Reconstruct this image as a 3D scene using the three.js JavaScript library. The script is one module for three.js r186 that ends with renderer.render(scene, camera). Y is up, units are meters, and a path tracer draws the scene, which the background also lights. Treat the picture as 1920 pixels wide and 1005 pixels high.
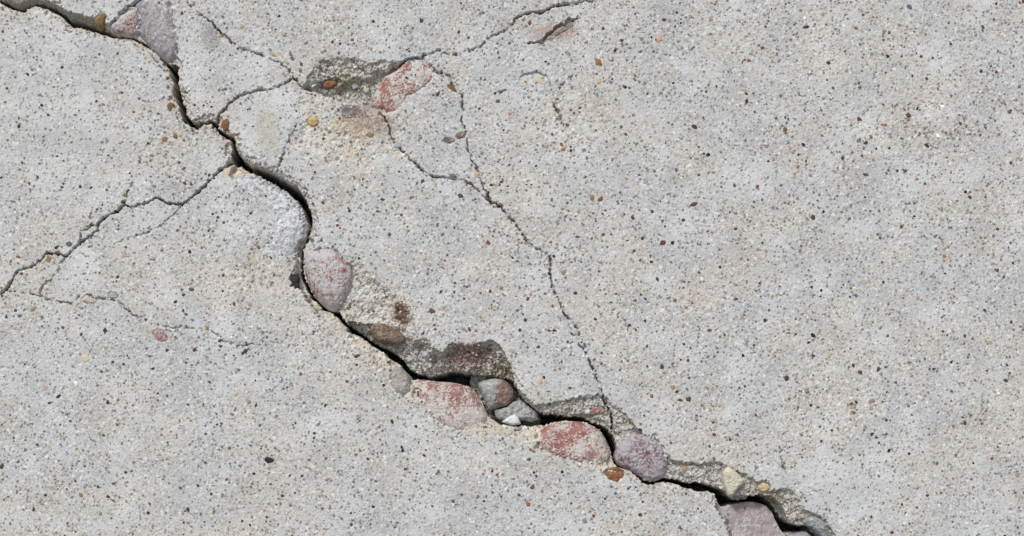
import * as THREE from 'three';

// ------------------------------------------------------------------ camera, sky, sun, exposure
const MM = 0.0005;                       // one photo pixel on the slab is half a millimetre
const PW = 1920, PH = 1005;
const CAMX = 0, CAMH = 1.6, CAMZ = 0.2;                  // metres from the middle of the picture
const scene = new THREE.Scene();
const half = CAMZ + PH * MM / 2;                              // the full, unshifted view reaches this far up the picture
const camera = new THREE.PerspectiveCamera(2 * Math.atan(half / CAMH) * 180 / Math.PI, PW / PH, 0.01, 60);
camera.position.set(CAMX, CAMH, CAMZ); camera.up.set(0, 0, -1); camera.lookAt(CAMX, 0, CAMZ);
camera.setViewOffset(2000 * half * PW / PH, 2000 * half, 1000 * (half * PW / PH - PW * MM / 2 - CAMX), 0, 1000 * PW * MM, 1000 * PH * MM);
const CPX = PW / 2 + CAMX / MM, CPY = PH / 2 + CAMZ / MM;     // the point under the lens, in slab pixels
const drop = (x, y, h) => { const k = 1 - h * 0.001 / CAMH; return [CPX + (x - CPX) * k, CPY + (y - CPY) * k]; };   // where the ray through a slab pixel meets height h (mm)
scene.add(camera);

{ // overcast sky, brightest overhead, a little brighter on the sun's side
  const w = 128, h = 64, d = new Float32Array(w * h * 4);
  const sd = new THREE.Vector3(-0.35, 0.75, -0.8).normalize(), v = new THREE.Vector3();
  for (let j = 0; j < h; j++) for (let i = 0; i < w; i++) {
    const el = ((j + 0.5) / h - 0.5) * Math.PI, az = ((i + 0.5) / w - 0.5) * 2 * Math.PI;
    v.set(Math.cos(el) * Math.cos(az), Math.sin(el), Math.cos(el) * Math.sin(az));
    const s = Math.max(0, Math.sin(el));
    const glow = Math.pow(Math.max(0, v.dot(sd)), 2);
    const L = 0.5 * (0.28 + 0.56 * s) * (0.52 + 1.3 * glow);
    const k = (j * w + i) * 4;
    d[k] = L * 0.97; d[k + 1] = L * 0.995; d[k + 2] = L * 1.03; d[k + 3] = 1;
  }
  const t = new THREE.DataTexture(d, w, h, THREE.RGBAFormat, THREE.FloatType);
  t.mapping = THREE.EquirectangularReflectionMapping; t.magFilter = THREE.LinearFilter; t.minFilter = THREE.LinearFilter;
  t.needsUpdate = true;
  scene.background = t; scene.environment = t;
}
const sun = new THREE.DirectionalLight(new THREE.Color().setRGB(1, 0.985, 0.965), 1.5);
sun.position.set(-0.75, 1.75, -1.5); sun.castShadow = true; sun.shadow.radius = 26;
sun.shadow.mapSize.set(2048, 2048);
Object.assign(sun.shadow.camera, { left: -1, right: 1, top: 1, bottom: -1, near: 0.1, far: 6 });
scene.add(sun, sun.target);
const EXPOSURE = 1.49;

// ------------------------------------------------------------------ helpers
function rng(seed) { let a = seed >>> 0; return () => { a = (a + 0x6D2B79F5) | 0; let t = Math.imul(a ^ (a >>> 15), 1 | a); t = (t + Math.imul(t ^ (t >>> 7), 61 | t)) ^ t; return ((t ^ (t >>> 14)) >>> 0) / 4294967296; }; }
const PERM = new Uint8Array(512), GX = new Float32Array(256), GY = new Float32Array(256);
{ const r = rng(11), p = [...Array(256).keys()]; for (let i = 255; i > 0; i--) { const j = (r() * (i + 1)) | 0; [p[i], p[j]] = [p[j], p[i]]; }
  for (let i = 0; i < 512; i++) PERM[i] = p[i & 255];
  for (let i = 0; i < 256; i++) { const a = r() * 6.2832; GX[i] = Math.cos(a); GY[i] = Math.sin(a); } }
function noise(x, y) {                    // gradient noise, about -0.7 .. 0.7 -> scaled to -1 .. 1
  const xi = Math.floor(x), yi = Math.floor(y), fx = x - xi, fy = y - yi, X = xi & 255, Y = yi & 255;
  const u = fx * fx * fx * (fx * (fx * 6 - 15) + 10), w = fy * fy * fy * (fy * (fy * 6 - 15) + 10);
  const a = PERM[PERM[X] + Y], b = PERM[PERM[X + 1] + Y], c = PERM[PERM[X] + Y + 1], d = PERM[PERM[X + 1] + Y + 1];
  const n0 = GX[a] * fx + GY[a] * fy, n1 = GX[b] * (fx - 1) + GY[b] * fy, n2 = GX[c] * fx + GY[c] * (fy - 1), n3 = GX[d] * (fx - 1) + GY[d] * (fy - 1);
  return 1.4 * (n0 + u * (n1 - n0) + w * (n2 + u * (n3 - n2) - n0 - u * (n1 - n0)));
}
const fbm = (x, y, o = 4) => { let s = 0, a = 0.55; for (let i = 0; i < o; i++) { s += a * noise(x, y); x = x * 2.03 + 17.3; y = y * 2.03 + 5.1; a *= 0.5; } return s; };
function worley(x, y) {                   // distance to the nearest of scattered points, 0 .. ~1
  const xi = Math.floor(x), yi = Math.floor(y); let b = 9;
  for (let j = -1; j < 2; j++) for (let i = -1; i < 2; i++) { const k = PERM[PERM[(xi + i) & 255] + ((yi + j) & 255)]; const dx = xi + i + 0.5 + 0.46 * GX[k] - x, dy = yi + j + 0.5 + 0.46 * GY[(k + 71) & 255] - y; const d = dx * dx + dy * dy; if (d < b) b = d; }
  return Math.sqrt(b);
}
const smooth = (a, b, x) => { const t = Math.min(1, Math.max(0, (x - a) / (b - a))); return t * t * (3 - 2 * t); };
const mix = (a, b, t) => a + (b - a) * t;
const WX = px => (px - PW / 2) * MM, WZ = py => (py - PH / 2) * MM;
const bbox = P => { let a = 1e9, b = 1e9, c = -1e9, d = -1e9; for (const [x, y] of P) { a = Math.min(a, x); b = Math.min(b, y); c = Math.max(c, x); d = Math.max(d, y); } return [a, b, c, d]; };
function inside(P, B, x, y) {
  if (x < B[0] || x > B[2] || y < B[1] || y > B[3]) return false;
  let r = false;
  for (let i = 0, j = P.length - 1; i < P.length; j = i++) { const a = P[i], b = P[j]; if ((a[1] > y) !== (b[1] > y) && x < (b[0] - a[0]) * (y - a[1]) / (b[1] - a[1]) + a[0]) r = !r; }
  return r;
}
class Line { // open polyline with a quick distance query
  constructor(P) { this.P = P; this.S = []; for (let i = 1; i < P.length; i++) this.S.push([P[i - 1], P[i], bbox([P[i - 1], P[i]])]); this.B = bbox(P); }
  far(x, y, m) { const B = this.B; return x < B[0] - m || x > B[2] + m || y < B[1] - m || y > B[3] + m; }
  dist(x, y, m = 1e9) {   // [distance, width at the foot]
    let best = m, w = 0;
    for (const [a, b, B] of this.S) {
      if (x < B[0] - best || x > B[2] + best || y < B[1] - best || y > B[3] + best) continue;
      const dx = b[0] - a[0], dy = b[1] - a[1]; let t = ((x - a[0]) * dx + (y - a[1]) * dy) / (dx * dx + dy * dy || 1); t = t < 0 ? 0 : t > 1 ? 1 : t;
      const d = Math.hypot(x - a[0] - t * dx, y - a[1] - t * dy);
      if (d < best) { best = d; w = a.length > 2 ? mix(a[2], b[2], t) : 0; }
    }
    this.w = w; return best;
  }
}

// ------------------------------------------------------------------ the crack pattern, traced on the slab plane (pixels)
const Mlow = [[-1700, -1000], [-300, -180], [-66, -49], [-52, -36], [0, 4], [20, 15], [42, 21], [51, 15], [68, 9.5], [85, 15], [101, 22], [118, 32], [130, 44], [132, 49], [152, 51], [176, 58], [196, 65], [216, 68], [244, 69], [257, 76], [281, 88], [293, 96], [298, 107], [308, 118], [317, 130], [320, 145], [325, 156], [325, 173], [330, 189], [337, 203], [340, 217], [343, 227], [359, 237], [370, 242], [379, 233], [394, 231], [403, 238], [411, 249], [423, 259], [433, 264], [435, 281], [433, 292], [437, 306], [441, 312], [449, 309], [462, 317], [483, 327], [503, 337.5], [523, 349], [540, 359.5], [554, 373], [564, 388], [571, 402], [575, 419], [572, 439], [569, 452.5], [564, 466], [561, 483], [562, 500], [564, 523.5], [571, 534], [576, 545.5], [581, 557], [598, 571], [604.5, 578], [625, 588], [638, 601], [648.5, 613], [652, 623], [668, 627], [688.5, 640], [702, 652], [719, 662], [729, 669], [743, 679], [756, 690.6], [766, 702.5], [773, 709], [790, 711], [818, 714], [852, 716], [875, 722], [892, 734], [902, 752], [909, 769], [917, 782], [929, 789], [945, 796], [977, 799], [997, 797], [1009, 796], [1021, 798], [1038, 791], [1065, 789], [1095, 791], [1115.5, 799.6], [1129, 811], [1139, 830], [1146, 850], [1151, 868], [1161, 876], [1171, 879], [1185, 883], [1202, 899], [1205, 906], [1225.5, 908], [1246, 904], [1269.5, 907], [1286, 915], [1303, 920], [1327, 920], [1340.5, 925.5], [1347, 939], [1357, 950], [1384, 945], [1405, 942], [1432, 946], [1445, 959], [1452, 976], [1462, 993], [1475, 1003], [1492, 1002], [1510, 996], [1522, 1010], [1556, 1046], [1590, 1068], [1700, 1180], [3600, 2600]];
const Mup = [[-1700, -1000], [-300, -180], [-66, -49], [-48, -38], [-2, -3], [3, -1], [12, 3], [22, 10], [38, 15], [47, 11], [60, 4], [75, 2], [88, 9], [103, 16], [113, 25], [124, 31], [135, 41], [150, 44], [170, 49], [188, 55], [203, 60], [216, 64], [244, 66], [258, 72], [283, 86], [297, 98], [306, 110], [314, 117], [328, 117], [333, 129], [333, 142], [334, 159], [338, 173], [342, 189], [347, 203], [349, 217], [359, 225], [372, 232], [378, 228], [392, 225], [406, 229], [411, 240], [423, 250], [436, 257], [441, 267], [443, 280], [452, 294], [469, 307], [489, 314], [516.5, 326], [537, 338], [557, 352], [571, 368], [581, 392], [586, 408], [582.5, 429], [577, 449], [571, 459], [567, 470], [566, 484], [566.5, 500], [569, 522], [576, 532], [581, 543], [587, 554], [602, 567], [612, 576], [632, 584], [644, 596], [652, 608], [671.6, 620], [695, 638], [712, 648], [736, 660], [753, 671], [763, 686], [776.5, 698], [803.5, 707], [824, 703], [847.6, 697], [871, 699], [898, 701], [918.6, 706], [942, 709], [959, 711], [968, 725], [972, 735], [985, 752], [1004, 767], [1021, 776], [1044.5, 777], [1065, 780], [1092, 783], [1109, 792], [1129, 797], [1143.6, 809], [1155, 830], [1159, 843.6], [1154, 860], [1163, 872], [1172, 875], [1186, 878], [1203, 894], [1208, 901], [1226, 903], [1246, 897], [1269.5, 899], [1290, 904], [1313, 905], [1330, 910], [1344, 914], [1357, 921], [1367.5, 931], [1378, 938], [1401, 937], [1408, 929], [1425, 928], [1442, 936], [1455.5, 949], [1466, 967], [1482.6, 979], [1499.5, 986], [1513, 984], [1523, 990], [1535, 1005], [1566, 1044], [1590, 1068], [1700, 1180], [3600, 2600]];
for (const [a, b, D] of [[[-2, -3], [75, 2], 13], [[88, 9], [203, 60], 16], [[671.6, 620], [959, 711], 20], [[985, 752], [1155, 830], 8], [[1269.5, 899], [1535, 1005], 7]]) {
  const i = Mup.findIndex(p => p[0] === a[0] && p[1] === a[1]), j = Mup.findIndex(p => p[0] === b[0] && p[1] === b[1]);
  for (let k = i; k <= j; k++) { const e = Math.min(1, (k - i + 1) / 3, (j - k + 1) / 3); Mup[k] = drop(...Mup[k], -D * e); }
}
const lowLine = new Line(Mlow), upLine = new Line(Mup);
const gapPoly = [...Mlow, ...[...Mup].reverse()], gapB = bbox(gapPoly);
const leftPoly = [...Mlow, [3600, 4000], [-2800, 4000], [-2800, -1000]], leftB = bbox(leftPoly);
const cut = (P, a, b) => { const n = (q) => { let k = 0, d = 1e9; P.forEach((p, i) => { const e = Math.hypot(p[0] - q[0], p[1] - q[1]); if (e < d) { d = e; k = i; } }); return k; }; const i = n(a), j = n(b); return P.slice(i, j + 1); };

const L1 = [[437, 303, 11.0], [424, 311, 10.0], [406, 325, 7.0], [392, 339, 5.6], [382, 351, 5.2], [365, 364, 5.6], [352, 376, 5.2], [342, 383, 4.6], [328, 383, 4.0], [311, 378, 4.0], [291, 370, 4.4], [277, 379.5, 4.2], [260.5, 384.6, 4.2], [252, 388.6, 4.0], [230, 384.6, 4.0], [220, 396, 4.4], [203, 403, 4.8], [193, 410, 5.8], [184, 420, 5.4], [183, 432, 5.2], [166, 445.5, 4.8], [152, 454, 5.2], [135, 469, 4.4], [125, 479, 4.8], [112, 478, 4.0], [91, 474, 4.8], [74, 488, 4.6], [61, 499.6, 4.4], [44, 503, 4.6], [30, 510, 5.2], [20, 527, 4.6], [12, 542, 5.6], [-2, 553, 4.4], [-200, 650, 4.0], [-900, 980, 4.0], [-2600, 1600, 4.0]];
const sliverLine = [[183, 421, 2.4], [169, 423.5, 2.6], [154, 432, 2.6], [150.5, 442, 2.6], [150.5, 454, 3]];
const L2 = [[125, 482, 3], [112, 494.5, 2.4], [108, 511, 2.6], [98, 521.6, 2.6], [81, 533, 2.4], [74, 554, 2], [47, 550, 1.8], [12, 546, 1.8]];
const EC = [[202, 52, 4], [209, 41, 3.5], [221, 31, 3], [231, 20, 4.5], [240, 13, 4.5], [256, 4, 4.5], [270, -5, 4], [300, -40, 3], [318, -70, 3]];
const H1 = [[318, -70, 2], [338, -30, 2], [352, 4, 1.6], [364, 20, 2.4], [381, 30, 2.6], [398, 42, 3], [408, 56, 3.4], [422, 68, 3], [435, 79.5, 2.6], [452, 90, 2.8], [469, 96, 2.8], [486, 101.5, 2.8], [503, 108, 2.2], [523, 118, 2.4], [540, 130, 2.6], [547, 139, 2.6], [549, 146, 2.8]];
const DF = [[406, 232, 6], [411, 215, 5], [428.5, 196, 4.4], [442, 184, 4], [459, 176, 3.6], [479, 171, 3.2], [503, 167.5, 2.8], [530, 159, 2.6], [549, 147, 2.8], [560, 156, 2.4], [571, 166, 3.5], [594, 170, 5], [611, 176, 5], [630, 186, 4]];
const EH = [[318, -70, 3], [420, -300, 3], [1000, -3000, 3]];
const H2 = [[742, 129, 4], [752, 121, 6], [763, 111.5, 6], [776, 109, 5], [787, 110, 4], [797, 104, 4], [812, 98, 2.6], [824, 94, 3.4], [837, 101, 2.2], [861, 102, 2.4], [878, 95.5, 3.2], [898, 89, 3], [912, 75, 2.8], [934, 63, 3], [957.5, 51, 3.2], [964, 35.5, 4], [981, 27, 4], [995, 22, 4.6], [1015, 24, 4.4], [1032, 15, 5], [1045.5, 10, 5], [1069, 7, 3.6], [1089, 5, 2.6], [1110, 2, 2.4], [1118, -5, 2.2], [1150, -60, 2], [1400, -500, 2], [2600, -3000, 2]];
const H3 = [[806, 120, 3], [814, 131, 3], [827, 136, 3.6], [841, 141, 2.8], [847.5, 155, 3], [851, 168, 2.4], [864.5, 178, 2.6], [868, 195, 2.4], [869.5, 212, 2.6], [864.5, 226, 3.2], [873, 243, 3], [876, 260, 2], [878, 280, 2], [885, 300, 2.6], [895, 314, 2.6], [898, 331, 2.2], [905, 347.5, 2.4], [915, 364.5, 2.8], [919, 376, 3], [935.5, 386, 3.8], [946, 398, 3.2], [962, 413, 3], [976, 433, 2.8], [989, 454, 2.8], [1009, 469, 3.4], [1030, 479, 3], [1033, 494, 2.8], [1030, 511, 3.2], [1036.5, 538, 3.4], [1048, 565, 2.6], [1060, 590, 3], [1072, 602, 2.6], [1085, 617, 2.8], [1085, 644, 3], [1099, 664, 3], [1109, 685, 3.6], [1119, 708, 3], [1122, 722, 2.8], [1130, 738, 3], [1132, 752, 3.5], [1142.6, 766, 4], [1149, 786, 4], [1148, 803, 5]];
const H4 = [[709, 207, 2.5], [722, 222, 2], [729, 236, 2.5], [732.5, 256, 3], [749, 276.5, 3], [763, 293, 2.4], [780, 307, 2.6], [797, 324, 3], [817, 332, 2.8], [841, 334, 2.4], [864.5, 336, 2], [885, 347.5, 2.2], [898, 359, 2.2], [912, 373, 2.4], [919, 377, 3]];
const minorHair = [
  [[342, 386, 2], [328, 400, 1.7], [304.5, 420, 1.6], [287.5, 430, 1.4], [264, 440, 1.6], [237, 447, 1.4], [213, 459, 1.2]],
  [[230, 382, 2.2], [237, 361, 2], [250, 339, 2], [260.5, 310, 1.4], [265, 285, 1.4], [286, 262, 1.4]],
  [[557, 233, 1.6], [543.6, 257, 2], [537, 274, 2], [530, 294, 2], [520, 320, 2]],
  [[74, 556, 2.2], [95, 564, 2.2], [115, 565.5, 2.6], [135, 569, 2], [150, 553, 2.2], [160, 548, 2.6], [176, 561, 2.2], [205, 560, 2.8], [222, 566, 1.6], [245, 588, 1.8], [275, 605, 1.6], [310, 612, 1.5], [352, 616, 1.5], [392, 620, 1.6]],
  [[392, 612, 1.8], [402, 626, 2], [415, 637, 2], [432, 644, 2], [450, 649, 1.8], [478, 645, 1.7], [495, 636, 1.5]],
  [[1066, 607, 1.8], [1070, 626, 2], [1085, 630, 1.6]],
  [[919, 378, 2], [928, 391, 2], [938, 388, 2]],
  [[1075, 143, 2.4], [1060, 152, 2.2], [1048, 167, 2.4]], [[930, 175, 1.8], [945, 170, 2.4], [958, 174, 1.6]],
  [[1030, 175, 1.6], [1040, 195, 2], [1052, 226, 1.8], [1063, 252, 1.4]],
  [[408, 168, 1.4], [428, 170, 1.4], [437, 182, 1.4]], [[440, 97, 1.2], [447, 112, 1.2]],
  [[545, 98, 2.2], [550, 112, 3], [556, 110, 1.6]], [[1330, 850, 1.6], [1345, 868, 2.2], [1354, 872, 2.4]],
  [[1462, 838, 1.6], [1466, 860, 2], [1471, 882, 2]], [[1656, 30, 1.4], [1658, 50, 1.6], [1657, 74, 1.4]], [[1670, 115, 1.6], [1674, 131, 1.6]], [[565, 450, 2], [600, 440, 1.4], [606, 446, 2], [596, 456, 1.6]],
];
const cracks = [L1, sliverLine, L2, EC, H1, DF, EH, H2, H3, H4, ...minorHair].map(P => new Line(P));

// spalled zones: from the surface edge T the broken face drops to depth D (mm) at its lower lip Lp
const zones = [
  { T: [[-48, -42], [-20, -46], [30, -22], [76, -3]], Lp: cut(Mup, [-48, -38], [75, 2]), D: 13, lump: 3 },
  { T: [[76, -3], [88, 0], [110, 12], [125, 20], [140, 25], [165, 31], [180, 36], [200, 52], [212, 60]], Lp: cut(Mup, [75, 2], [216, 64]), D: 16, lump: 3.5 },
  { T: [[443, 262], [450, 282], [462, 296], [478, 304], [500, 312], [528, 324], [548, 335], [570, 353], [584, 372], [592, 392], [596, 412], [592, 432], [588, 452], [576, 460]], Lp: cut(Mup, [441, 267], [571, 459]), D: 3, lump: 1.2 },
  { T: [[640, 472], [668, 480], [690, 500], [712, 520], [738, 545], [768, 580], [782, 606], [784, 634]], Lp: [[640, 588], [652, 600], [678, 603], [705, 604], [719, 606], [743, 616], [760, 630], [780, 636.5]], D: 9, lump: 3.4, soft: true },
  { T: [[972, 150], [984, 176], [1004, 206], [1028, 240], [1054, 254]], Lp: [[984, 138], [1005, 134], [1026, 140], [1034, 168], [1046, 200], [1062, 250]], D: 2.4, lump: 1.2, soft: true, scar: true },
  { T: [[652, 600], [678, 603], [705, 604], [719, 606], [743, 616], [760, 630], [780, 636.5], [803.5, 630], [810, 650], [830.6, 657], [844, 640], [864, 640], [885, 647], [905, 640], [922, 636.5], [939, 650], [949, 670], [959, 690.6], [964, 712]], Lp: cut(Mup, [652, 608], [959, 711]), D: 21, lump: 8, off: x => 6 * smooth(800, 740, x) + 6 * smooth(875, 925, x) },
  { T: [[972, 728], [982, 744], [1004, 760], [1024, 755.6], [1044.5, 752], [1065, 749], [1092, 742], [1122, 737], [1130, 740], [1142, 750], [1162, 767], [1190, 790], [1197, 808]], Lp: cut(Mup, [972, 735], [1159, 843]), D: 7.5, lump: 5.5, shelf: true },
  { T: [[1252, 848], [1262, 862], [1283, 866], [1317, 869], [1335, 862], [1352, 868], [1381, 880], [1410, 893], [1425, 905], [1440, 922], [1459, 917], [1480, 912], [1494, 925], [1506, 955], [1540, 966], [1566, 1000], [1590, 1040]], Lp: cut(Mup, [1246, 897], [1590, 1068]), D: 7.5, lump: 5.5, shelf: true },
  { T: [[568, 158], [580, 140], [594, 118], [611, 111], [634, 107], [661, 107], [695, 116], [722, 113], [746, 116], [765, 110]], Lp: [[570, 168], [594, 172], [621, 178], [641, 190], [672, 193], [697, 197], [702, 178], [712, 161], [722, 145], [744, 131], [765, 112]], D: 15, lump: 6, flat: true },
  { T: [[1084, 34], [1068, 58], [1040, 75], [1004, 86]], Lp: [[1083, 30], [1060, 40], [1042, 48], [1032, 60], [1020, 70], [1004, 79], [988, 80]], D: 6, lump: 3.5, flat: true, dry: true },
  { T: [[562, 510], [553, 530], [562, 560], [585, 588], [612, 610], [640, 640], [680, 678], [715, 715], [738, 748], [775, 765], [815, 800], [850, 828], [900, 830], [950, 822], [1000, 850], [1060, 878], [1110, 892], [1152, 884]], Lp: cut(Mlow, [562, 500], [1151, 868]), D: 4.5, lump: 0.9, fresh: true },
  { T: [[400, 236], [370, 250], [345, 235], [330, 205], [312, 150], [285, 96], [240, 76]], Lp: cut(Mlow, [244, 69], [403, 238]), D: 1.6, lump: 0.5, fresh: true },
].map(z => { const poly = [...z.T, ...[...z.Lp].reverse()]; return { ...z, tl: new Line(z.T), ll: new Line(z.Lp), poly, B: bbox(poly) }; });

// coarse, sandy patches where the skin of cement is gone, and pale smooth patches where it is thick: x, y, rx, ry, amount
const coarsePatches = [[650, 262, 95, 48, 1], [720, 235, 40, 40, 0.8], [600, 215, 40, 40, 0.8], [1300, 560, 60, 30, 0.45], [650, 620, 90, 60, 0.5], [760, 590, 70, 40, 0.6], [470, 500, 60, 50, 0.5], [1060, 230, 90, 60, 0.5], [1720, 240, 120, 50, 0.4], [1560, 760, 80, 60, 0.4], [330, 280, 40, 50, 0.5], [1000, 470, 80, 60, 0.3], [620, 150, 60, 40, 0.7]];
const palePatches = [[142, 512, 62, 44, 1], [500, 225, 62, 60, 0.9], [590, 300, 60, 60, 0.5], [1595, 905, 100, 70, 0.8], [110, 170, 190, 150, 0.45], [180, 330, 120, 70, 0.4], [400, 130, 110, 80, 0.4], [990, 165, 30, 70, 0.7], [440, 55, 14, 50, 0.6], [265, 400, 60, 30, 0.6], [1080, 300, 90, 80, 0.3], [60, 690, 70, 60, 0.35], [880, 850, 90, 40, 0.4], [1200, 830, 1, 1, 0]];
const patch = (list, x, y) => { let m = 0; for (const [cx, cy, rx, ry, a] of list) { const dx = (x - cx) / rx, dy = (y - cy) / ry, q = dx * dx + dy * dy; if (q < 3) m = Math.max(m, a * smooth(1.5, 0.55, q + 1.5 * fbm(x / 55 + 7, y / 55 + 3, 5))); } return m; };
// the big broken rock flush with the surface beside the bend of the crack
const rockPoly = [[435, 315], [449, 306], [483, 324], [523, 346], [556, 371], [575, 400], [579, 419], [573, 452], [562, 478], [537, 484], [510, 481], [486, 474], [503, 452], [516.5, 429], [521, 405], [503, 383], [476, 370], [448, 347], [428.5, 330]], rockB = bbox(rockPoly);

// ------------------------------------------------------------------ stones with traced outlines
// hair: mixes of a stone colour and the cement film left on it
const hueSets = {
  red: { a: [0.3, 0.11, 0.09], b: [0.4, 0.2, 0.17], film: [0.56, 0.52, 0.485] },
  rose: { a: [0.3, 0.13, 0.115], b: [0.36, 0.23, 0.2], film: [0.57, 0.525, 0.485] },
  purple: { a: [0.19, 0.09, 0.105], b: [0.3, 0.26, 0.29], film: [0.43, 0.4, 0.42] },
  lilac: { a: [0.25, 0.23, 0.26], b: [0.34, 0.32, 0.36], film: [0.44, 0.42, 0.42] },
  pinkgrey: { a: [0.33, 0.27, 0.28], b: [0.42, 0.36, 0.36], film: [0.55, 0.51, 0.5] },
  whitered: { a: [0.3, 0.1, 0.09], b: [0.38, 0.24, 0.23], film: [0.53, 0.51, 0.51] },
  greybrown: { a: [0.26, 0.23, 0.2], b: [0.34, 0.31, 0.28], film: [0.42, 0.39, 0.35] },
  cream: { a: [0.6, 0.55, 0.42], b: [0.66, 0.61, 0.5], film: [0.5, 0.47, 0.42] },
  amber: { a: [0.19, 0.12, 0.045], b: [0.27, 0.18, 0.08], film: [0.33, 0.25, 0.14] },
  rust: { a: [0.2, 0.075, 0.025], b: [0.3, 0.15, 0.07], film: [0.2, 0.13, 0.08] },
  brown: { a: [0.12, 0.065, 0.035], b: [0.2, 0.12, 0.07], film: [0.3, 0.25, 0.2] },
  slate: { a: [0.13, 0.15, 0.175], b: [0.22, 0.24, 0.26], film: [0.34, 0.34, 0.33] },
  grey: { a: [0.24, 0.245, 0.24], b: [0.36, 0.36, 0.35], film: [0.48, 0.47, 0.45] },
  white: { a: [0.72, 0.74, 0.75], b: [0.78, 0.79, 0.79], film: [0.62, 0.62, 0.6] },
  ochre: { a: [0.5, 0.32, 0.13], b: [0.56, 0.4, 0.2], film: [0.6, 0.5, 0.34] },
  maroonbrown: { a: [0.2, 0.12, 0.1], b: [0.25, 0.16, 0.135], film: [0.36, 0.3, 0.27] },
  maroon: { a: [0.17, 0.075, 0.075], b: [0.23, 0.15, 0.135], film: [0.38, 0.34, 0.31] },
};
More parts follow.
